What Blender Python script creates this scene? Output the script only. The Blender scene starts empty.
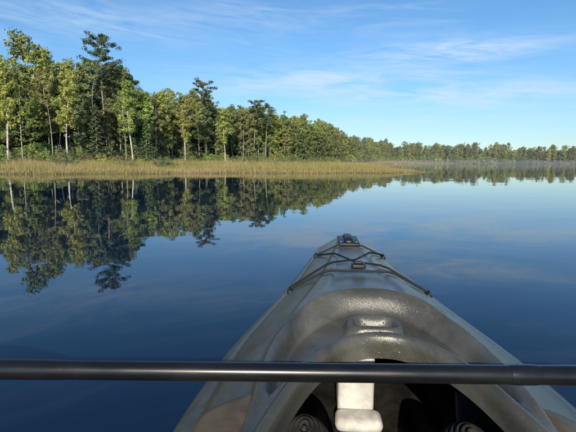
import bpy, math, random
import numpy as np
from mathutils import Matrix, Vector
D=bpy.data; C=bpy.context; sc=C.scene
rad=math.radians
sc.view_settings.view_transform='Standard'; sc.view_settings.look='None'; sc.view_settings.exposure=0

# ---------------------------------------------------------------- helpers
def link(o,parent=None):
    sc.collection.objects.link(o)
    if parent: o.parent=parent
    return o
def empty(name,loc=(0,0,0)):
    e=D.objects.new(name,None); e.location=loc; e.empty_display_size=.2; return link(e)
def fast_mesh(name,verts,faces_flat,sizes,mats,midx=None,smooth=None):
    me=D.meshes.new(name)
    verts=np.asarray(verts,dtype=np.float32); faces_flat=np.asarray(faces_flat,dtype=np.int32); sizes=np.asarray(sizes,dtype=np.int32)
    me.vertices.add(len(verts)); me.vertices.foreach_set('co',verts.ravel())
    me.loops.add(len(faces_flat)); me.loops.foreach_set('vertex_index',faces_flat)
    me.polygons.add(len(sizes))
    st=np.concatenate([[0],np.cumsum(sizes)[:-1]]).astype(np.int32)
    me.polygons.foreach_set('loop_start',st); me.polygons.foreach_set('loop_total',sizes)
    for m in mats: me.materials.append(m)
    if midx is not None: me.polygons.foreach_set('material_index',np.asarray(midx,dtype=np.int32))
    if smooth is not None:
        s=np.full(len(sizes),bool(smooth)) if np.isscalar(smooth) else np.asarray(smooth,dtype=bool)
        me.polygons.foreach_set('use_smooth',s)
    me.update(calc_edges=True); me.validate()
    return me
def grid_mesh(name,P,mats,closed_u=False,closed_v=False,keep=None,smooth=True):
    nu,nv=P.shape[:2]
    idx=np.arange(nu*nv).reshape(nu,nv)
    a=idx; 
    if closed_u: a=np.vstack([a,a[:1]])
    if closed_v: a=np.hstack([a,a[:,:1]])
    q=np.stack([a[:-1,:-1],a[1:,:-1],a[1:,1:],a[:-1,1:]],-1).reshape(-1,4)
    if keep is not None: q=q[keep.ravel()]
    return fast_mesh(name,P.reshape(-1,3),q.ravel(),np.full(len(q),4),mats,smooth=smooth)
def tube(path,r,n=8,cap=True):
    path=np.asarray(path,float); r=np.broadcast_to(np.asarray(r,float),(len(path),))
    t=np.gradient(path,axis=0); t/=np.linalg.norm(t,axis=1)[:,None]+1e-9
    ref=np.array([0,0,1.]) if abs(t[:,2]).mean()<.8 else np.array([1.,0,0])
    a=np.cross(t,ref); a/=np.linalg.norm(a,axis=1)[:,None]+1e-9; b=np.cross(a,t)
    th=np.linspace(0,2*math.pi,n,endpoint=False)
    P=path[:,None]+r[:,None,None]*(np.cos(th)[None,:,None]*a[:,None]+np.sin(th)[None,:,None]*b[:,None])
    return P
class Bag:
    def __init__(s): s.v=[];s.f=[];s.s=[];s.m=[];s.sm=[];s.n=0
    def add(s,v,q,mi,sm):
        v=np.asarray(v).reshape(-1,3); q=np.asarray(q)
        s.v.append(v); s.f.append((q+s.n).ravel()); s.s.append(np.full(len(q),q.shape[1])); s.m.append(np.full(len(q),mi)); s.sm.append(np.full(len(q),sm)); s.n+=len(v)
    def tube(s,path,r,n=6,mi=0):
        P=tube(path,r,n); nu,nv=P.shape[:2]; a=np.arange(nu*nv).reshape(nu,nv); a=np.hstack([a,a[:,:1]])
        s.add(P,np.stack([a[:-1,:-1],a[1:,:-1],a[1:,1:],a[:-1,1:]],-1).reshape(-1,4),mi,True)
    def mesh(s,name,mats): return fast_mesh(name,np.concatenate(s.v),np.concatenate(s.f),np.concatenate(s.s),mats,np.concatenate(s.m),np.concatenate(s.sm))

def mat(name):
    m=D.materials.new(name); m.use_nodes=True; nt=m.node_tree; nt.nodes.clear()
    out=nt.nodes.new('ShaderNodeOutputMaterial'); return m,nt,out
def N(nt,t,**k):
    n=nt.nodes.new(t)
    for a,b in k.items(): setattr(n,a,b)
    return n
def ramp(nt,stops,fac):
    r=N(nt,'ShaderNodeValToRGB'); e=r.color_ramp.elements
    while len(e)<len(stops): e.new(.5)
    for el,(p,c) in zip(e,stops): el.position=p; el.color=(*c,1) if len(c)==3 else c
    nt.links.new(fac,r.inputs[0]); return r
def mixc(nt,f,a,b,mode='MIX'):
    m=N(nt,'ShaderNodeMix',data_type='RGBA',blend_type=mode)
    for i,v in ((0,f),(6,a),(7,b)):
        if isinstance(v,(float,int)): m.inputs[i].default_value=v
        elif isinstance(v,tuple): m.inputs[i].default_value=(*v,1)
        else: nt.links.new(v,m.inputs[i])
    return m.outputs[2]
def math_(nt,op,a,b=None,c=None,clamp=False):
    m=N(nt,'ShaderNodeMath',operation=op,use_clamp=clamp)
    for i,v in enumerate((a,b,c)):
        if v is None: continue
        if isinstance(v,(float,int)): m.inputs[i].default_value=v
        else: nt.links.new(v,m.inputs[i])
    return m.outputs[0]
def noise(nt,vec,scale,detail=3,rough=.5,dist=0):
    n=N(nt,'ShaderNodeTexNoise'); n.inputs['Scale'].default_value=scale; n.inputs['Detail'].default_value=detail
    n.inputs['Roughness'].default_value=rough; n.inputs['Distortion'].default_value=dist
    if vec is not None: nt.links.new(vec,n.inputs['Vector'])
    return n.outputs[0]

# ---------------------------------------------------------------- materials
def leaf_mat(name,dark,light,hue=.5,trans=.4):
    m,nt,out=mat(name)
    g=N(nt,'ShaderNodeNewGeometry'); oi=N(nt,'ShaderNodeObjectInfo')
    r=ramp(nt,[(0,dark),(1,light)],g.outputs['Random Per Island'])
    nn=noise(nt,N(nt,'ShaderNodeTexCoord').outputs['Object'],.55,2)
    v=math_(nt,'MULTIPLY_ADD',nn,1.3,.35)
    hs=N(nt,'ShaderNodeHueSaturation')
    nt.links.new(r.outputs[0],hs.inputs['Color'])
    nt.links.new(math_(nt,'MULTIPLY_ADD',oi.outputs['Random'],.06,.468),hs.inputs['Hue'])
    r2=math_(nt,'FRACT',math_(nt,'MULTIPLY',oi.outputs['Random'],7.31))
    nt.links.new(math_(nt,'MULTIPLY',v,math_(nt,'MULTIPLY_ADD',r2,.7,.92)),hs.inputs['Value'])
    nt.links.new(math_(nt,'MULTIPLY_ADD',r2,.3,.66),hs.inputs['Saturation'])
    d=N(nt,'ShaderNodeBsdfDiffuse'); t=N(nt,'ShaderNodeBsdfTranslucent'); mx=N(nt,'ShaderNodeMixShader'); mx.inputs[0].default_value=trans
    nt.links.new(hs.outputs[0],d.inputs[0]); nt.links.new(hs.outputs[0],t.inputs[0])
    nt.links.new(d.outputs[0],mx.inputs[1]); nt.links.new(t.outputs[0],mx.inputs[2]); nt.links.new(mx.outputs[0],out.inputs[0]); return m
def bark_mat(name,a,b,scale=6):
    m,nt,out=mat(name); p=N(nt,'ShaderNodeBsdfPrincipled'); p.inputs['Roughness'].default_value=.9
    tc=N(nt,'ShaderNodeTexCoord'); r=ramp(nt,[(.35,a),(.6,b)],noise(nt,tc.outputs['Object'],scale,4,.6))
    nt.links.new(r.outputs[0],p.inputs['Base Color']); nt.links.new(p.outputs[0],out.inputs[0]); return m
M_leaf=leaf_mat('broadleaf_foliage',(.15,.19,.042),(.39,.43,.12))
M_leafd=leaf_mat('dark_broadleaf_foliage',(.11,.155,.04),(.28,.34,.09))
M_need=leaf_mat('pine_needles',(.05,.09,.03),(.15,.20,.065),trans=.25)
M_brown=leaf_mat('bare_twig_foliage',(.14,.11,.06),(.30,.25,.14),trans=.2)
M_shrub=leaf_mat('shrub_foliage',(.15,.19,.045),(.38,.41,.11))
M_bark=bark_mat('grey_bark',(.12,.10,.085),(.36,.33,.29))
M_birch=bark_mat('birch_bark',(.34,.31,.27),(.72,.68,.6),3)
M_dead=bark_mat('dead_wood',(.2,.18,.15),(.48,.43,.37))

def plastic(name,base,base2,rough,scale=5,bump=.0,spec=.5,fine=900):
    m,nt,out=mat(name); p=N(nt,'ShaderNodeBsdfPrincipled'); p.inputs['Roughness'].default_value=rough
    p.inputs['Specular IOR Level'].default_value=spec
    tc=N(nt,'ShaderNodeTexCoord').outputs['Object']
    c=ramp(nt,[(.38,base),(.62,base2)],noise(nt,tc,scale,5,.65,.6)).outputs[0]
    nt.links.new(c,p.inputs['Base Color'])
    rr=math_(nt,'MULTIPLY_ADD',noise(nt,tc,14,4,.6),.25,rough-.12); nt.links.new(rr,p.inputs['Roughness'])
    if bump:
        b=N(nt,'ShaderNodeBump'); b.inputs['Strength'].default_value=bump; b.inputs['Distance'].default_value=.001
        nt.links.new(noise(nt,tc,fine,2),b.inputs['Height']); nt.links.new(b.outputs[0],p.inputs['Normal'])
    nt.links.new(p.outputs[0],out.inputs[0]); return m
M_olive=plastic('brown_olive_plastic',(.085,.060,.030),(.15,.11,.06),.45,9,.4)
M_black=plastic('black_plastic',(.006,.006,.006),(.014,.014,.013),.4,20,.4)
M_liner=plastic('dark_hull_liner',(.012,.012,.011),(.035,.033,.028),.5,12,.5,fine=200)
M_rubber=plastic('black_rubber',(.006,.006,.007),(.012,.012,.012),.65,20,.3)
M_pad=plastic('ribbed_pad_rubber',(.03,.03,.03),(.06,.057,.05),.6,20,.5)
M_shaft=plastic('paddle_shaft_black',(.007,.007,.008),(.012,.012,.013),.28,6,.05,.5)
M_foam=plastic('white_foam',(.5,.5,.49),(.72,.72,.7),.85,18,.6,.2,300)
M_steel=plastic('steel_screw',(.45,.45,.45),(.55,.55,.55),.3,30)
M_steel.node_tree.nodes['Principled BSDF'].inputs['Metallic'].default_value=1

# deck plastic: mottled camouflage + water beads
M_deck,nt,out=mat('kayak_deck_plastic'); p=N(nt,'ShaderNodeBsdfPrincipled')
tc=N(nt,'ShaderNodeTexCoord').outputs['Object']
mp=N(nt,'ShaderNodeMapping'); mp.inputs['Scale'].default_value=(1,.45,1); nt.links.new(tc,mp.inputs[0])
c=ramp(nt,[(.32,(.028,.029,.024)),(.46,(.058,.058,.047)),(.58,(.095,.094,.079)),(.74,(.14,.137,.12))],noise(nt,mp.outputs[0],4,5,.6,1.0)).outputs[0]
dust=ramp(nt,[(.54,(0,0,0)),(.8,(1,1,1))],noise(nt,tc,70,6,.8)).outputs[0]
c=mixc(nt,math_(nt,'MULTIPLY',dust,.22),c,(.32,.30,.27)); nt.links.new(c,p.inputs['Base Color'])
nt.links.new(math_(nt,'MULTIPLY_ADD',noise(nt,tc,9,6,.65),.28,.11),p.inputs['Roughness'])
p.inputs['Specular IOR Level'].default_value=.6
vo=N(nt,'ShaderNodeTexVoronoi'); vo.inputs['Scale'].default_value=120; nt.links.new(tc,vo.inputs['Vector'])
drop=ramp(nt,[(0,(1,1,1)),(.26,(0,0,0))],vo.outputs['Distance']).outputs[0]
dm=ramp(nt,[(.52,(0,0,0)),(.6,(1,1,1))],noise(nt,tc,8,4)).outputs[0]
b1=N(nt,'ShaderNodeBump'); b1.inputs['Strength'].default_value=.6; b1.inputs['Distance'].default_value=.0013
nt.links.new(math_(nt,'MULTIPLY',drop,dm),b1.inputs['Height'])
b2=N(nt,'ShaderNodeBump'); b2.inputs['Strength'].default_value=.5; b2.inputs['Distance'].default_value=.0008
nt.links.new(noise(nt,tc,700,2),b2.inputs['Height']); nt.links.new(b1.outputs[0],b2.inputs['Normal'])
nt.links.new(b2.outputs[0],p.inputs['Normal']); nt.links.new(p.outputs[0],out.inputs[0])

# water
M_water,nt,out=mat('lake_water'); p=N(nt,'ShaderNodeBsdfPrincipled')
p.inputs['Base Color'].default_value=(.005,.018,.046,1); p.inputs['Roughness'].default_value=.015; p.inputs['IOR'].default_value=1.36
tc=N(nt,'ShaderNodeTexCoord').outputs['Object']
mp=N(nt,'ShaderNodeMapping'); mp.inputs['Scale'].default_value=(.7,1,1); nt.links.new(tc,mp.inputs[0])
h=math_(nt,'ADD',math_(nt,'MULTIPLY',noise(nt,mp.outputs[0],2.2,2,.5),.0009),math_(nt,'MULTIPLY',noise(nt,mp.outputs[0],.35,2,.5),.006))
b=N(nt,'ShaderNodeBump'); b.inputs['Strength'].default_value=1; b.inputs['Distance'].default_value=1.0
nt.links.new(h,b.inputs['Height']); nt.links.new(b.outputs[0],p.inputs['Normal']); nt.links.new(p.outputs[0],out.inputs[0])

# ground
M_ground,nt,out=mat('marsh_ground'); p=N(nt,'ShaderNodeBsdfPrincipled'); p.inputs['Roughness'].default_value=.95
tc=N(nt,'ShaderNodeTexCoord').outputs['Object']
c=ramp(nt,[(.3,(.07,.06,.025)),(.5,(.14,.12,.05)),(.7,(.10,.12,.03))],noise(nt,tc,.6,6,.6)).outputs[0]
nt.links.new(c,p.inputs['Base Color']); nt.links.new(p.outputs[0],out.inputs[0])
# grass
M_grass,nt,out=mat('marsh_grass_blades')
g=N(nt,'ShaderNodeNewGeometry'); tc=N(nt,'ShaderNodeTexCoord').outputs['Object']
tan_=ramp(nt,[(0,(.30,.20,.095)),(.5,(.50,.37,.18)),(1,(.66,.55,.32))],g.outputs['Random Per Island']).outputs[0]
grn=ramp(nt,[(0,(.18,.20,.055)),(1,(.42,.42,.14))],g.outputs['Random Per Island']).outputs[0]
mp=N(nt,'ShaderNodeMapping'); mp.inputs['Scale'].default_value=(.35,1,1); nt.links.new(tc,mp.inputs[0])
f=ramp(nt,[(.41,(0,0,0)),(.62,(1,1,1))],noise(nt,mp.outputs[0],.22,5,.6)).outputs[0]
c=mixc(nt,f,tan_,grn)
d=N(nt,'ShaderNodeBsdfDiffuse'); t=N(nt,'ShaderNodeBsdfTranslucent'); mx=N(nt,'ShaderNodeMixShader'); mx.inputs[0].default_value=.3
nt.links.new(c,d.inputs[0]); nt.links.new(c,t.inputs[0]); nt.links.new(d.outputs[0],mx.inputs[1]); nt.links.new(t.outputs[0],mx.inputs[2]); nt.links.new(mx.outputs[0],out.inputs[0])

# ---------------------------------------------------------------- terrain
poly=np.array([(-2500,-200),(-120,-10),(-60,8),(-30,17.5),(-22,20.5),(-14,23),(-9,24),(-6,25.5),(-2,26.2),(1,26.6),(4,27),(7,28),(9.6,30),(10,32),(9,36),
 (11,48),(16,75),(24,110),(36,165),(50,200),(75,228),(105,240),(140,246),(200,250),(400,235),(2500,100),(2500,2500),(-2500,2500)],float)
def sdist(x,y):
    x=np.asarray(x,float);y=np.asarray(y,float)
    dmin=np.full(x.shape,1e9); ins=np.zeros(x.shape,bool)
    n=len(poly)
    for i in range(n):
        ax,ay=poly[i]; bx,by=poly[(i+1)%n]
        dx,dy=bx-ax,by-ay; t=np.clip(((x-ax)*dx+(y-ay)*dy)/(dx*dx+dy*dy),0,1)
        dmin=np.minimum(dmin,np.hypot(x-ax-t*dx,y-ay-t*dy))
        c=((ay>y)!=(by>y))
        with np.errstate(divide='ignore',invalid='ignore'):
            xi=(bx-ax)*(y-ay)/(by-ay if by!=ay else 1e-9)+ax
        ins^=(c&(x<xi))
    return np.where(ins,dmin,-dmin)
def wob(x,y): return .5*np.sin(x*.9+y*.3)+.35*np.sin(x*2.1-y*1.3+1)+.2*np.sin(x*4.3+2+y)
def landz(x,y):
    s=sdist(x,y)+wob(x,y)*.6
    return np.where(s<0,np.maximum(s*.3,-1.5),np.minimum(s*.12,.10))+np.clip((s-14)*.012,0,2.5)+ (s>1)*.03*np.sin(x*1.7)*np.cos(y*1.3)
az=np.radians(np.concatenate([np.linspace(-180,-60,50,endpoint=False),np.linspace(-60,45,460,endpoint=False),np.linspace(45,180,50,endpoint=False)]))
rr=np.concatenate([[1,8],np.geomspace(14,320,170),[400,600,1000,1800,3000]])
A,R=np.meshgrid(az,rr,indexing='ij'); X=R*np.sin(A);Y=R*np.cos(A)
P=np.stack([X,Y,landz(X,Y)],-1)
link(D.objects.new('ground',grid_mesh('ground',P,[M_ground],closed_u=True)))
# water sheet
A2=np.radians(np.linspace(0,360,73)[:-1]); r2=np.array([.01,5,30,100,400,1200,3200.])
A2,R2=np.meshgrid(A2,r2,indexing='ij')
w=link(D.objects.new('lake_water',grid_mesh('lake_water',np.stack([R2*np.sin(A2),R2*np.cos(A2),R2*0],-1),[M_water],closed_u=True)))

# treeline profile
TL=np.array([(-75,48),(-60,50),(-45,53),(-33.5,57),(-22,65),(-11,86),(0,110),(4,130),(8,178),(10.7,215),(13,242),(18,258),(25,262),(40,272),(60,290)],float)
def tl(a): return np.interp(a,TL[:,0],TL[:,1])
rng=np.random.default_rng(7)

# ---------------------------------------------------------------- grass
def grass(n,rmin,rmax,hs,ws,amin=-62,amax=22,shore_bias=False):
    a=rng.uniform(amin,amax,n); r=np.sqrt(rng.uniform(rmin**2,rmax**2,n)) if not shore_bias else rng.uniform(rmin,rmax,n)
    ar=np.radians(a); x=r*np.sin(ar); y=r*np.cos(ar)
    s=sdist(x,y)+wob(x,y)*.6
    ok=(s>(-.35 if shore_bias else .0))&(r<tl(a)+4)
    if shore_bias: ok&=(s<2.5)
    x=x[ok];y=y[ok];s=s[ok]; n=len(x)
    patch=.75+.35*np.sin(x*.31+1)*np.sin(y*.23)+.2*np.sin(x*1.1+y*.7)
    h=hs*rng.uniform(.5,1.25,n)*patch*np.clip(.38+s*.10,.32,1)
    wd=ws*rng.uniform(.6,1.3,n); th=rng.uniform(0,math.pi*2,n); ln=rng.uniform(0,.35,n)*h; lt=rng.uniform(0,6.28,n)
    z=np.maximum(landz(x,y),-.05)-.02
    dx=np.cos(th)*wd/2; dy=np.sin(th)*wd/2
    v=np.stack([np.stack([x-dx,y-dy,z],-1),np.stack([x+dx,y+dy,z],-1),np.stack([x+ln*np.cos(lt),y+ln*np.sin(lt),z+h],-1)],1)
    return v.reshape(-1,3)
V=np.concatenate([grass(220000,17,60,.60,.024),grass(110000,17,34,.48,.019,shore_bias=True),grass(110000,45,215,.7,.07,-45,16),grass(90000,190,290,1.3,.16,8,40)])
nf=len(V)//3
link(D.objects.new('marsh_grass',fast_mesh('marsh_grass',V,np.arange(len(V)),np.full(nf,3),[M_grass])))

# ---------------------------------------------------------------- trees
def leaves(bag,centers,radii,per,size,rg,mi=1,flat=1.0,droop=0):
    k=len(centers); c=np.repeat(centers,per,0); rr=np.repeat(radii,per)
    n=len(c)
    off=rg.normal(0,1,(n,3)); off/=np.linalg.norm(off,axis=1)[:,None]; off*=(rg.random(n)**.45)[:,None]
    off[:,2]*=flat
    c=c+off*rr[:,None]
    axis=c.copy(); axis[:,2]=0; axis/=np.linalg.norm(axis,axis=1)[:,None]+.4
    nrm=off*.7+axis*.8+np.array([0,0,.3])+rg.normal(0,.45,(n,3)); nrm/=np.linalg.norm(nrm,axis=1)[:,None]
    u=np.cross(nrm,rg.normal(0,1,(n,3))); u/=np.linalg.norm(u,axis=1)[:,None]
    w=np.cross(nrm,u)
    s=size*rg.uniform(.6,1.3,n)[:,None]
    v=np.stack([c-u*s,c-w*s*.6,c+u*s,c+w*s*.6],1)
    q=np.arange(n*4).reshape(n,4); bag.add(v,q,mi,False)
def broadleaf(name,seed,H=12.5,crown0=.22,W=2.3,leafm=M_leaf,bark=M_bark,nl=40,per=40,size=.14,density=1,tr=.13):
    rg=np.random.default_rng(seed); b=Bag()
    t=np.linspace(0,1,12); lean=rg.normal(0,.4,2)
    px=lean[0]*t**1.5+.15*np.sin(t*7+seed); py=lean[1]*t**1.5+.15*np.cos(t*6+seed)
    path=np.stack([px,py,t*H*.95-.3],-1); b.tube(path,tr*(1-t*.85),7,0)
    cs=[];rs=[]
    for i in range(nl):
        f=crown0+(1-crown0)*((i+.5)/nl)**.9; f=min(f,.99)
        p=(f-crown0)/(1-crown0)
        prof=(math.sin(math.pi*min(1,(p*.68+.20)))**.8)*rg.uniform(.4,1.3)
        L=W*prof; a=i*2.4+rg.uniform(-.5,.5)
        base=np.array([np.interp(f,t,px),np.interp(f,t,py),f*H*.95-.3])
        rise=L*rg.uniform(.1,.75)
        tip=base+np.array([math.cos(a)*L,math.sin(a)*L,rise])
        mid=(base+tip)/2+np.array([0,0,-.1*L])
        b.tube([base,mid,tip],[tr*.35*(1-f*.6),tr*.22*(1-f*.5),.012],4,0)
        for s_ in np.linspace(.4,1.05,4):
            if rg.random()<density:
                cs.append(base+(tip-base)*s_+rg.normal(0,.2,3)); rs.append(rg.uniform(.22,.66)*(.7+.3*W/2))
    if density>.7: cs.append(path[-1]); rs.append(.45)
    if cs: leaves(b,np.array(cs),np.array(rs),per,size,rg,1,.8)
    return b.mesh(name,[bark,leafm])
def conifer(name,seed,H=11,W=1.5):
    rg=np.random.default_rng(seed); b=Bag(); t=np.linspace(0,1,6)
    b.tube(np.stack([t*0,t*0,t*H-.3],-1),.12*(1-t*.95),6,0); cs=[];rs=[]
    n=70
    for i in range(n):
        f=.1+.88*i/n; L=W*(1-f)**.8*rg.uniform(.7,1.15)+.12; a=i*2.4
        base=np.array([0,0,f*H-.3]); tip=base+np.array([math.cos(a)*L,math.sin(a)*L,-.25*L])
        b.tube([base,(base+tip)/2,tip],[.03,.02,.008],3,0)
        for s_ in (.4,.75,1.): cs.append(base+(tip-base)*s_); rs.append(.16+.14*(1-f))
    leaves(b,np.array(cs),np.array(rs),20,.11,rg,1,.5)
    return b.mesh(name,[M_bark,M_need])
def pine(name,seed,H=17,c0=.55,W=2.4,nl=20):
    rg=np.random.default_rng(seed); b=Bag(); t=np.linspace(0,1,12)
    px=.3*np.sin(t*3+seed)-.3*math.sin(seed); py=t*.4
    b.tube(np.stack([px,py,t*H-.3],-1),.2*(1-t*.85),8,0); cs=[];rs=[]
    for i in range(nl):
        f=c0+(1-c0)*i/nl; p=i/nl
        L=W*(.45+.75*math.sin(math.pi*(p*.7+.25)))*rg.uniform(.45,1.2); a=i*2.4+rg.uniform(-.6,.6)
        base=np.array([np.interp(f,t,px),np.interp(f,t,py),f*H-.3])
        tip=base+np.array([math.cos(a)*L,math.sin(a)*L,L*.28])
        b.tube([base,(base+tip)/2-[0,0,.05],tip],[.06,.04,.012],4,0)
        for s_ in np.linspace(.35,1.05,5): cs.append(base+(tip-base)*s_+rg.normal(0,.16,3)); rs.append(rg.uniform(.35,.62))
    leaves(b,np.array(cs),np.array(rs),40,.12,rg,1,.6)
    return b.mesh(name,[M_bark,M_need])
def snag(name,seed,H=9,m=None):
    rg=np.random.default_rng(seed); b=Bag(); t=np.linspace(0,1,8)
    px=.2*np.sin(t*3+seed); b.tube(np.stack([px,t*.3,t*H-.3],-1),.075*(1-t*.8),6,0)
    for i in range(16):
        f=rg.uniform(.3,.95); L=rg.uniform(.3,1.3)*(1.2-f); a=rg.uniform(0,6.28); base=np.array([np.interp(f,t,px),f*.3,f*H-.3])
        tip=base+np.array([math.cos(a)*L,math.sin(a)*L,L*.4]); b.tube([base,(base+tip)/2,tip],[.03,.02,.006],4,0)
    return b.mesh(name,[m or M_dead])
def shrub(name,seed,W=1.6,H=1.6,leafm=M_shrub):
    rg=np.random.default_rng(seed); b=Bag(); cs=[];rs=[]
    for i in range(26):
        a=rg.uniform(0,6.28); r=W*rg.random()**.6; h=H*(1-.55*(r/W)**2)*rg.uniform(.45,1)
        tip=np.array([r*math.cos(a),r*math.sin(a),h]); b.tube([[tip[0]*.2,tip[1]*.2,-.1],tip*[.7,.7,.5],tip],[.025,.018,.008],3,0)
        cs+= [tip,tip*[.9,.9,.6]]; rs+=[.34,.36]
    leaves(b,np.array(cs),np.array(rs),34,.085,rg,1,.8)
    return b.mesh(name,[M_bark,leafm])
protos=[broadleaf('maple_tree',1,12.5,.10,2.3),broadleaf('aspen_tree',2,13.6,.34,1.6,bark=M_birch,tr=.11),
 broadleaf('oak_tree',3,11.5,.06,2.8,M_leafd,nl=46),broadleaf('aspen_tree_b',4,12.8,.42,1.45,bark=M_birch,tr=.1,density=.8),
 broadleaf('alder_tree',5,10.5,.05,2.2,M_leafd,nl=42),broadleaf('ash_tree',6,13.8,.18,2.0,nl=34,density=.8),
 broadleaf('thin_tree',8,12.8,.35,1.3,M_brown,M_bark,density=.6,per=18,size=.09),conifer('spruce_tree_mesh',9,11.5,1.7),
 broadleaf('slim_birch',31,11.5,.5,1.2,bark=M_birch,nl=26,tr=.09,density=.75),snag('bare_birch',32,10.5,M_birch),snag('bare_trunk',33,8.5)]
pw=np.array([.26,.16,.15,.15,.10,.14,.03,.01,0,0,0])
pw0=np.array([.14,.19,.04,.20,.07,.08,.03,.01,.14,.06,.04]); pw0/=pw0.sum()
sh=[shrub('shrub_a',11),shrub('shrub_b',12,2.1,2.2,M_leafd),shrub('shrub_c',13,1.3,1.1),shrub('shrub_d',14,1.5,1.4,M_brown)]
def polar(a,r): 
    a=rad(a); return r*math.sin(a),r*math.cos(a)
forest=empty('forest')
def put(me,a,r,s=1,parent=None,name=None,sz=None):
    x,y=polar(a,r); z=float(landz(np.array([x]),np.array([y]))[0])
    o=D.objects.new(name or me.name,me); o.location=(x,y,z); o.rotation_euler=(0,0,rng.uniform(0,6.28)); sz=sz or s; o.scale=(s,s,sz); return link(o,parent)
aa=np.linspace(-62,58,3000); rr_=tl(aa); xs=rr_*np.sin(np.radians(aa)); ys=rr_*np.cos(np.radians(aa))
sl=np.concatenate([[0],np.cumsum(np.hypot(np.diff(xs),np.diff(ys)))])
for row in range(6):
    s=rng.uniform(0,2)
    while s<sl[-1]:
        a=np.interp(s,sl,aa); r=np.interp(a,aa,rr_)
        far=r>165
        if not(row>4 and far):
            k=rng.choice(len(protos),p=pw0 if row==0 else pw)
            if row>=4 and k>5: k=2
            sc_=rng.uniform(.70,1.08)*(.86 if row==0 else 1.0)*np.interp(a,[-33,-15,0],[1.12,1.03,1.0])
            if rng.random()<.15: sc_*=.75
            if far: sc_*=rng.uniform(.78,.92)
            put(protos[k],a+rng.uniform(-.3,.3)*50/r,r+row*2.6+rng.uniform(-1.2,1.2),sc_*(1.12 if far else 1),forest,sz=sc_*rng.uniform(.94,1.06))
        s+=rng.uniform(1.7,3.2)
edge=empty('shoreline_shrubs')
for row in range(3):
    s=0
    while s<sl[-1]:
        a=np.interp(s,sl,aa); r=np.interp(a,aa,rr_); sc_=rng.uniform(.7,1.6)*(1.9 if r>170 and row==0 else 1)
        put(sh[rng.choice(4,p=[.42,.26,.27,.05])],a,r-1.2-row*2.2+rng.uniform(-1,1),sc_*(1.05,.85,.6)[row],edge)
        s+=rng.uniform(1.2,2.4)*(1,1.2,1.8)[row]
for i in range(90):
    a=rng.uniform(-50,7); r=rng.uniform(36,tl(a)-4) if tl(a)>42 else 38
    put(sh[rng.choice(4,p=[.3,.1,.4,.2])],a,r,rng.uniform(.3,.6),edge)

def paz(px): return math.degrees(math.atan((px-288)/435))
put(pine('white_pine_tree',21,17.3,.64,2.1,22),paz(110),65,1,name='white_pine_tree')
put(pine('white_pine_tree_b',22,15.6,.68,2.3,18),paz(207),86,1,name='white_pine_tree.001')
put(pine('white_pine_tree_c',23,14.2,.6,2.2,18),paz(254),99,1,name='white_pine_tree.002')
put(pine('white_pine_tree_d',24,14.6,.6,2.0,16),paz(265),102,.95,name='white_pine_tree.003')
put(conifer('spruce_tree',25,9.5,1.6),paz(99),58.5,.8,name='spruce_tree')
put(conifer('spruce_tree_b',26,9.5,1.6),paz(148),62,.7,name='spruce_tree.001')
for i,(px,r,h) in enumerate([(24,53,8),(54,56,7.2),(126,62,8.5),(157,70,9),(200,81,9.5),(243,91,8)]):
    put(snag('dead_tree_%d'%i,40+i,h),paz(px),r,1,name='dead_tree' if i==0 else 'dead_tree.%03d'%i)
for i,(px,r) in enumerate([(12,53),(70,57),(133,62),(185,76),(225,86)]):
    put(broadleaf('birch_tree_%d'%i,60+i,12.5,.38,1.5,M_leaf,M_birch,nl=30,density=.85),paz(px),r,.9,name='birch_tree' if i==0 else 'birch_tree.%03d'%i)

# low morning mist over the far water, thin haze above it
def fog(name,loc,scale,dens,rot):
    m,nt,out=mat(name+'_volume'); vs=N(nt,'ShaderNodeVolumeScatter'); vs.inputs['Density'].default_value=dens; vs.inputs['Anisotropy'].default_value=.1
    vs.inputs['Color'].default_value=(.93,.97,1,1)
    nt.links.new(vs.outputs[0],out.inputs['Volume'])
    bpy.ops.mesh.primitive_cube_add(size=1,location=loc); o=C.object; o.name=name; o.scale=scale; o.rotation_euler=(0,0,rad(rot)); o.data.materials.append(m)
fog('mist',(160,168,.80),(300,130,1.5),.0036,-8)
fog('haze',(100,190,9.7),(420,150,16.2),.0009,-8)

# ---------------------------------------------------------------- kayak
KX,KA=.118,-4.6
kay=empty('kayak',(KX,0,0)); kay.rotation_euler=(0,0,rad(KA))
def sm(x,a,b): t=np.clip((x-a)/(b-a),0,1); return t*t*(3-2*t)
def smooth_interp(pts):
    ys=np.linspace(-1.6,2.6,1400); v=np.interp(ys,*zip(*pts)); k=np.exp(-np.linspace(-2,2,61)**2); k/=k.sum()
    vv=np.convolve(np.pad(v,30,mode='edge'),k,'valid'); return lambda y: np.interp(y,ys,vv)
gpts=[(-1.35,.05),(-1.2,.14),(-.9,.25),(-.5,.34),(0,.38),(.4,.385),(.69,.378),(.95,.355),(1.05,.337),(1.2,.305),(1.4,.262),(1.6,.225),(1.88,.178),(2.05,.150),(2.3,.105)]
g0=smooth_interp(gpts)
def g(y):
    y=np.asarray(y,float)
    tipf=np.sqrt(np.clip((2.325-y)/.24,0,1)); return np.maximum(g0(y)*np.minimum(1,tipf),.0005)
zg=smooth_interp([(-1.4,.30),(-.9,.245),(0,.235),(1,.24),(1.4,.25),(1.8,.265),(2.3,.29)])
zc=smooth_interp([(-1.35,.02),(-.4,.06),(0,.065),(.45,.085),(.7,.12),(1.0,.125),(1.3,.098),(1.7,.065),(2.1,.045),(2.3,.03)])
OC,OY,OX,OE=.10,.70,.240,2.15
def op(x,y,grow=0): return ((np.abs(x)/(OX+grow))**OE+(np.abs(y-OC)/(OY+grow))**OE)**(1/OE)
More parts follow.
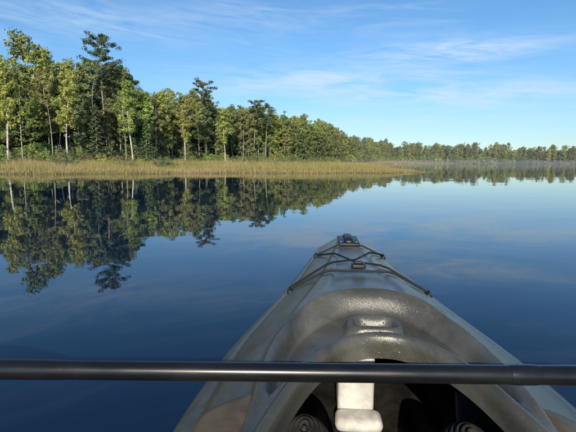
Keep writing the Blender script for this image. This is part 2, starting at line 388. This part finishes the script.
def deckz(x,y):
    x=np.asarray(x,float);y=np.asarray(y,float); s=np.clip(np.abs(x)/g(y),0,1)
    z=zg(y)+zc(y)*(1-s**2.1)
    pl=np.interp(y,[.95,1.1,1.35,1.8,2.2],[.20,.17,.125,.07,.025])
    z+=.014*sm(pl+.012-np.abs(x),0,.022)*sm(y,.98,1.06)*(1-sm(y,2.0,2.15))
    z-=.012*sm(pl*.62+.01-np.abs(x),0,.02)*sm(y,1.10,1.16)*(1-sm(y,1.75,1.95))
    z-=.006*np.exp(-((s-.86)/.03)**2)*(1-sm(y,1.9,2.1))
    eo=((np.abs(x)/.215)**2.6+(np.maximum(y-.70,0)/.36)**2.6)**(1/2.6)
    er=op(x,y,.045)
    z-=.040*(1-sm(eo,.90,1.0))*sm(er,.985,1.05)*sm(y,.60,.72)
    z+=.010*np.exp(-((eo-1.04)/.035)**2)*sm(y,.58,.68)
    bx=((np.abs(x)/.066)**4+(np.abs(y-.935)/.046)**4)**.25
    z+=.026*(1-sm(bx,.86,1.05))-.028*(1-sm(bx,.60,.72))
    z+=.008*(1-sm(er,.95,1.03))*(1-sm(y,.5,.66))
    z-=.03*sm(s,.955,1.0)**2
    return z
ys=np.concatenate([np.linspace(-1.35,.4,120,endpoint=False),np.linspace(.4,1.15,190,endpoint=False),np.linspace(1.15,2.2,150,endpoint=False),2.2+.125*np.sin(np.linspace(0,math.pi/2,40))])
ss=np.sin(np.linspace(-1,1,161)*math.pi/2)*.35+np.linspace(-1,1,161)*.65
Yg,Sg=np.meshgrid(ys,ss,indexing='ij'); Xg=Sg*g(Yg); Zg=deckz(Xg,Yg)
Pk=np.stack([Xg,Yg,Zg],-1)
cx=(Xg[:-1,:-1]+Xg[1:,1:])/2; cy=(Yg[:-1,:-1]+Yg[1:,1:])/2
keep=op(cx,cy)>1.012
link(D.objects.new('deck',grid_mesh('deck',Pk,[M_deck],keep=keep)),kay)
# hull
zk=smooth_interp([(-1.35,.12),(-1.1,-.05),(-.6,-.09),(1.3,-.09),(1.8,-.05),(2.1,.03),(2.3,.2)])
th=np.linspace(0,math.pi,61); ysh=ys[::3]; ysh=np.append(ysh,ys[-1])
Yh,Th=np.meshgrid(ysh,th,indexing='ij'); c_=np.cos(Th); s_=np.sin(Th)
Gh=g(Yh); edge_z=deckz(Gh,Yh)
Xh=(Gh+.004+.012*np.clip(s_*4,0,1)*(1-s_))*np.sign(c_)*np.abs(c_)**.6; Zh=edge_z-(edge_z-zk(Yh))*s_**.75
link(D.objects.new('hull',grid_mesh('hull',np.stack([Xh,Yh,Zh],-1),[M_deck])),kay)
for sgn,nm in ((-1,'gunwale_seam_left'),(1,'gunwale_seam_right')):
    yb=ys[::3]; xb=sgn*(g(yb)+.002); P=tube(np.stack([xb,yb,deckz(g(yb),yb)],-1),.0065,8)
    link(D.objects.new(nm,grid_mesh(nm,P,[M_black],closed_v=True)),kay)
# inner floor
yf=np.linspace(-1.1,1.9,60); xf=np.linspace(-1,1,61); YF,XF=np.meshgrid(yf,xf,indexing='ij')
ZF=.02+.05*np.abs(XF)**3+.006*np.sin(XF*26)
link(D.objects.new('inner_floor',grid_mesh('inner_floor',np.stack([XF*(g(YF)*.93),YF,ZF],-1),[M_liner])),kay)
# coaming sweep
t=np.linspace(0,2*math.pi,300,endpoint=False)
ex=np.sign(np.cos(t))*np.abs(np.cos(t))**(2/OE)*OX; ey=np.sign(np.sin(t))*np.abs(np.sin(t))**(2/OE)*OY+OC
tx=np.roll(ex,-1)-np.roll(ex,1); ty=np.roll(ey,-1)-np.roll(ey,1); L=np.hypot(tx,ty); nx,ny=ty/L,-tx/L
prof=[(-.002,-.035),(-.002,-.008),(0,.006),(.004,.011),(.010,.013),(.016,.011),(.021,.006),(.023,-.001),(.021,-.012)]
Pc=[]
zdk=deckz(ex+nx*.010,ey+ny*.010)
for o_,z_ in prof:
    Pc.append(np.stack([ex+nx*o_,ey+ny*o_,zdk+z_],-1))
link(D.objects.new('cockpit_coaming',grid_mesh('cockpit_coaming',np.stack(Pc,1),[M_deck],closed_u=True)),kay)
# brown side panels
for sgn,nm in ((-1,'side_panel_left'),(1,'side_panel_right')):
    yv=np.linspace(-.25,.68,80); uv=np.linspace(0,1,20); YV,UV=np.meshgrid(yv,uv,indexing='ij')
    inn=(OX+.026)*np.clip(1-(np.abs(YV-OC)/(OY+.026))**OE,0,1)**(1/OE); inn=np.maximum(inn,.15)
    inn=np.maximum(inn,g(YV)-.15); outx=g(YV)-.05
    XV=inn+(outx-inn)*UV; ed=np.minimum(np.minimum(UV,1-UV)*7,1)*np.minimum(np.minimum(YV+.25,.68-YV)*40,1)
    ZV=deckz(XV,YV)-.004+.011*np.sqrt(np.clip(ed,0,1))
    link(D.objects.new(nm,grid_mesh(nm,np.stack([sgn*XV,YV,ZV],-1),[M_olive])),kay)
def box(name,loc,dim,m,parent,bev=.006,rot=(0,0,0),seg=3):
    bpy.ops.mesh.primitive_cube_add(size=1,location=(0,0,0)); o=C.object; o.name=name; o.scale=dim; bpy.ops.object.transform_apply(scale=True)
    o.location=loc; o.rotation_euler=rot; b=o.modifiers.new('b','BEVEL'); b.width=bev; b.segments=seg; o.data.materials.append(m)
    for p_ in o.data.polygons: p_.use_smooth=True
    o.parent=parent; return o
def tubeobj(name,path,r,m,parent,n=12):
    return link(D.objects.new(name,grid_mesh(name,tube(path,r,n),[m],closed_v=True)),parent)
# foam pillar in bow
box('foam_pillar',(-.025,1.37,.17),(.095,.60,.27),M_foam,kay,.012)
box('pillar_foot',(-.02,1.04,.045),(.12,.07,.035),M_foam,kay,.017)
for sgn,n_ in ((-1,'left'),(1,'right')):
    box('foot_rail_'+n_,(sgn*.285,.85,.14),(.02,.5,.03),M_black,kay,.004)
    box('foot_pedal_'+n_,(sgn*.235,.92,.13),(.10,.03,.13),M_rubber,kay,.01,(rad(-20),0,0))
    u=np.linspace(0,2*math.pi,48,endpoint=False); v=np.linspace(0.02,math.pi/2,60); U,Vv=np.meshgrid(u,v,indexing='ij')
    rr3=1+.022*np.sin(Vv*60)
    Pp=np.stack([sgn*.145+.08*np.sin(Vv)*np.cos(U)*rr3,.70+.15*np.sin(Vv)*np.sin(U)*rr3,.05+.19*np.cos(Vv)*rr3],-1)
    link(D.objects.new('knee_pad_'+n_,grid_mesh('knee_pad_'+n_,Pp,[M_pad],closed_u=True)),kay)
# seat
box('seat_base',(0,-.12,.09),(.40,.40,.07),M_rubber,kay,.03)
box('seat_back',(0,-.37,.24),(.34,.05,.28),M_rubber,kay,.025,(rad(12),0,0))

# bungees
def dpath(pts,n=40,off=.007):
    pts=np.array(pts,float); out=[]
    for a,b in zip(pts[:-1],pts[1:]):
        for k in np.linspace(0,1,n,endpoint=False): out.append(a+(b-a)*k)
    out.append(pts[-1]); out=np.array(out); z=deckz(out[:,0],out[:,1])
    m_=len(z)
    s=np.concatenate([[0],np.cumsum(np.hypot(*np.diff(out,axis=0).T))])
    hull=[0]
    for i in range(1,m_):
        while len(hull)>=2 and (z[hull[-1]]-z[hull[-2]])*(s[i]-s[hull[-2]])<=(z[i]-z[hull[-2]])*(s[hull[-1]]-s[hull[-2]]): hull.pop()
        hull.append(i)
    zz=np.interp(s,s[hull],z[hull]); return np.column_stack([out,zz+off])
F=[(-.145,1.86),(.145,1.86),(-.222,1.37),(.222,1.37)]
tubeobj('bungee_front',dpath([F[0],F[1]]),.0036,M_rubber,kay)
tubeobj('bungee_cross_a',dpath([F[0],(0.0,1.52),F[3]]),.0036,M_rubber,kay)
tubeobj('bungee_cross_b',dpath([F[1],(0.0,1.53),F[2]],off=.013),.0036,M_rubber,kay)
tubeobj('bungee_rear',dpath([F[2],(-.02,1.36),(.02,1.36),F[3]]),.0036,M_rubber,kay)
zb=float(deckz(0.0,1.37)); box('cord_buckle',(0,1.39,zb+.022),(.045,.04,.016),M_black,kay,.005)
box('cord_buckle_clip',(0,1.39,zb+.033),(.028,.018,.008),M_black,kay,.003)
for i,(fx,fy) in enumerate(F):
    z0=float(deckz(fx,fy)); r_=math.copysign(.5,fx)
    box('pad_eye_%d'%i,(fx,fy,z0+.004),(.018,.042,.010),M_black,kay,.004,(0,r_,0))
    a=np.linspace(0,math.pi,12); tubeobj('pad_eye_loop_%d'%i,np.stack([fx+a*0,fy+.011*np.cos(a),z0+.004+.010*np.sin(a)],-1),.0035,M_black,kay,8)
# bow carry handle
z0=float(deckz(0,2.0))
box('handle_base',(0,1.99,z0+.001),(.095,.20,.012),M_black,kay,.006)
a=np.linspace(0,math.pi,24)
P=tube(np.stack([a*0,1.99+.075*np.cos(a),z0+.004+.016*np.sin(a)**.6],-1),.008,12); P[:,:,0]*=2.4
link(D.objects.new('carry_handle',grid_mesh('carry_handle',P,[M_black],closed_v=True)),kay)
for i,(xx,yy) in enumerate(((-.034,1.915),(.034,1.915),(0,2.075))):
    bpy.ops.mesh.primitive_uv_sphere_add(segments=16,ring_count=8,radius=.007,location=(xx,yy,z0+.008)); o=C.object; o.name='handle_screw_%d'%i; o.scale=(1,1,.5); o.data.materials.append(M_steel); o.parent=kay

# ---------------------------------------------------------------- paddle
pad=empty('kayak_paddle',(.03,.616,.388)); pad.rotation_euler=(0,rad(.35),rad(-.2))
x=np.linspace(-.84,.84,60); tubeobj('shaft',np.stack([x,x*0,x*0],-1),.0140,M_shaft,pad,32)
tubeobj('ferrule_sleeve',np.stack([np.linspace(.30,.345,6),np.zeros(6),np.zeros(6)],-1),[.0142,.0152,.0152,.0152,.0152,.0142],M_shaft,pad,32)
tubeobj('grip_sleeve_left',np.stack([np.linspace(-.62,-.36,8),np.zeros(8),np.zeros(8)],-1),[.0142]+[.0148]*6+[.0142],M_shaft,pad,32)
tubeobj('grip_sleeve_right',np.stack([np.linspace(.345,.62,8),np.zeros(8),np.zeros(8)],-1),[.0142]+[.0148]*6+[.0142],M_shaft,pad,32)
for sgn,n_ in ((-1,'left'),(1,'right')):
    # blades feathered flat to the water, concave power face up
    u=np.linspace(0,1,30); v=np.linspace(-1,1,13); U,Vv=np.meshgrid(u,v,indexing='ij')
    hw=.012+.075*np.sin(np.clip(U*1.15,0,1)*math.pi/2)**1.5*np.sqrt(np.clip(1-(U-.0)**9,0,1))
    Xb=sgn*(.82+.42*U); Yb=Vv*hw; Zb=.025*Vv**2*U+.010*np.exp(-(Vv*4)**2)*(1-U)
    o=link(D.objects.new('blade_'+n_,grid_mesh('blade_'+n_,np.stack([Xb,Yb,Zb],-1),[M_shaft])),pad)
    sd=o.modifiers.new('s','SOLIDIFY'); sd.thickness=.005

# ---------------------------------------------------------------- sky + sun
EL,AZ=25,184   # azimuth clockwise from +Y
wd=D.worlds.new('World'); sc.world=wd; wd.use_nodes=True; nt=wd.node_tree; nt.nodes.clear()
out=N(nt,'ShaderNodeOutputWorld'); bg=N(nt,'ShaderNodeBackground'); bg.inputs['Strength'].default_value=.145
sky=N(nt,'ShaderNodeTexSky',sky_type='NISHITA'); sky.sun_disc=False; sky.sun_elevation=rad(EL); sky.sun_rotation=rad(AZ)
sky.air_density=1.0; sky.dust_density=.0; sky.ozone_density=3.5
tcw=N(nt,'ShaderNodeTexCoord').outputs['Generated']; sx=N(nt,'ShaderNodeSeparateXYZ'); nt.links.new(tcw,sx.inputs[0])
hs=N(nt,'ShaderNodeHueSaturation'); hs.inputs['Saturation'].default_value=1.12; nt.links.new(sky.outputs[0],hs.inputs['Color'])
hz=math_(nt,'MULTIPLY',math_(nt,'ABSOLUTE',sx.outputs[2]),4.0,clamp=True)
tint=ramp(nt,[(0,(.60,.70,.82)),(1,(.84,.95,.99))],hz).outputs[0]
skyc=mixc(nt,1.0,hs.outputs[0],tint,'MULTIPLY')
azn=math_(nt,'MULTIPLY',math_(nt,'ARCTAN2',sx.outputs[0],sx.outputs[1]),57.2958)
eln=math_(nt,'MULTIPLY',math_(nt,'ARCSINE',sx.outputs[2]),57.2958)
cb=N(nt,'ShaderNodeCombineXYZ'); nt.links.new(azn,cb.inputs[0]); nt.links.new(math_(nt,'MULTIPLY_ADD',azn,.06,eln),cb.inputs[1])
mp=N(nt,'ShaderNodeMapping'); mp.inputs['Scale'].default_value=(.05,.42,1); mp.inputs['Location'].default_value=(2.3,1.1,0); nt.links.new(cb.outputs[0],mp.inputs[0])
n1=noise(nt,mp.outputs[0],1.0,9,.62,.9)
mp2=N(nt,'ShaderNodeMapping'); mp2.inputs['Scale'].default_value=(.11,.75,1); nt.links.new(cb.outputs[0],mp2.inputs[0])
n2=noise(nt,mp2.outputs[0],1.0,9,.7,.6)
tot=None
for (a0,e0,wa,he,am) in [(20,12.8,8,1.0,1.6),(4,10.0,13,1.6,1.2),(-24,15.5,14,1.6,.6),(22,7.8,14,1.2,1.1),(12,5.0,18,1.0,.7),(-5,17.5,16,1.2,.35)]:
    da=math_(nt,'DIVIDE',math_(nt,'SUBTRACT',azn,float(a0)),float(wa)); de=math_(nt,'DIVIDE',math_(nt,'SUBTRACT',eln,float(e0)),float(he))
    q=math_(nt,'ADD',math_(nt,'MULTIPLY',da,da),math_(nt,'MULTIPLY',de,de))
    gs=math_(nt,'MULTIPLY',math_(nt,'EXPONENT',math_(nt,'MULTIPLY',q,-.7)),float(am))
    tot=gs if tot is None else math_(nt,'ADD',tot,gs)
streak=ramp(nt,[(.36,(0,0,0)),(.62,(1,1,1))],n2).outputs[0]
base=ramp(nt,[(.5,(0,0,0)),(.76,(1,1,1))],n1).outputs[0]
hi=math_(nt,'SUBTRACT',1.0,math_(nt,'MULTIPLY',math_(nt,'SUBTRACT',sx.outputs[2],.32),4.0,clamp=True),clamp=True)
cl=math_(nt,'ADD',math_(nt,'MULTIPLY',math_(nt,'MULTIPLY',tot,streak),.8),math_(nt,'MULTIPLY',math_(nt,'MULTIPLY',base,.35),hi),clamp=True)
up=math_(nt,'MULTIPLY',math_(nt,'MULTIPLY',sx.outputs[2],14,clamp=True),.75)
c=mixc(nt,math_(nt,'MULTIPLY',cl,up),skyc,(4.8,5.8,6.8))
nt.links.new(c,bg.inputs[0]); nt.links.new(bg.outputs[0],out.inputs[0])
sl_=D.lights.new('sun','SUN'); sl_.energy=5.0; sl_.angle=rad(.5); sl_.color=(1,.88,.70)
so=link(D.objects.new('sun',sl_)); dv=Vector((math.sin(rad(AZ))*math.cos(rad(EL)),math.cos(rad(AZ))*math.cos(rad(EL)),math.sin(rad(EL))))
so.rotation_euler=dv.to_track_quat('Z','Y').to_euler(); so.location=dv*50

# ---------------------------------------------------------------- camera
cam=D.cameras.new('camera'); cam.sensor_width=36; cam.lens=27.2; cam.clip_start=.02; cam.clip_end=6000
co=link(D.objects.new('camera',cam)); co.location=(0,0,.70)
R_=Matrix.Rotation(rad(90-7.1),4,'X')@Matrix.Rotation(rad(.2),4,'Z'); co.rotation_euler=R_.to_euler(); sc.camera=co
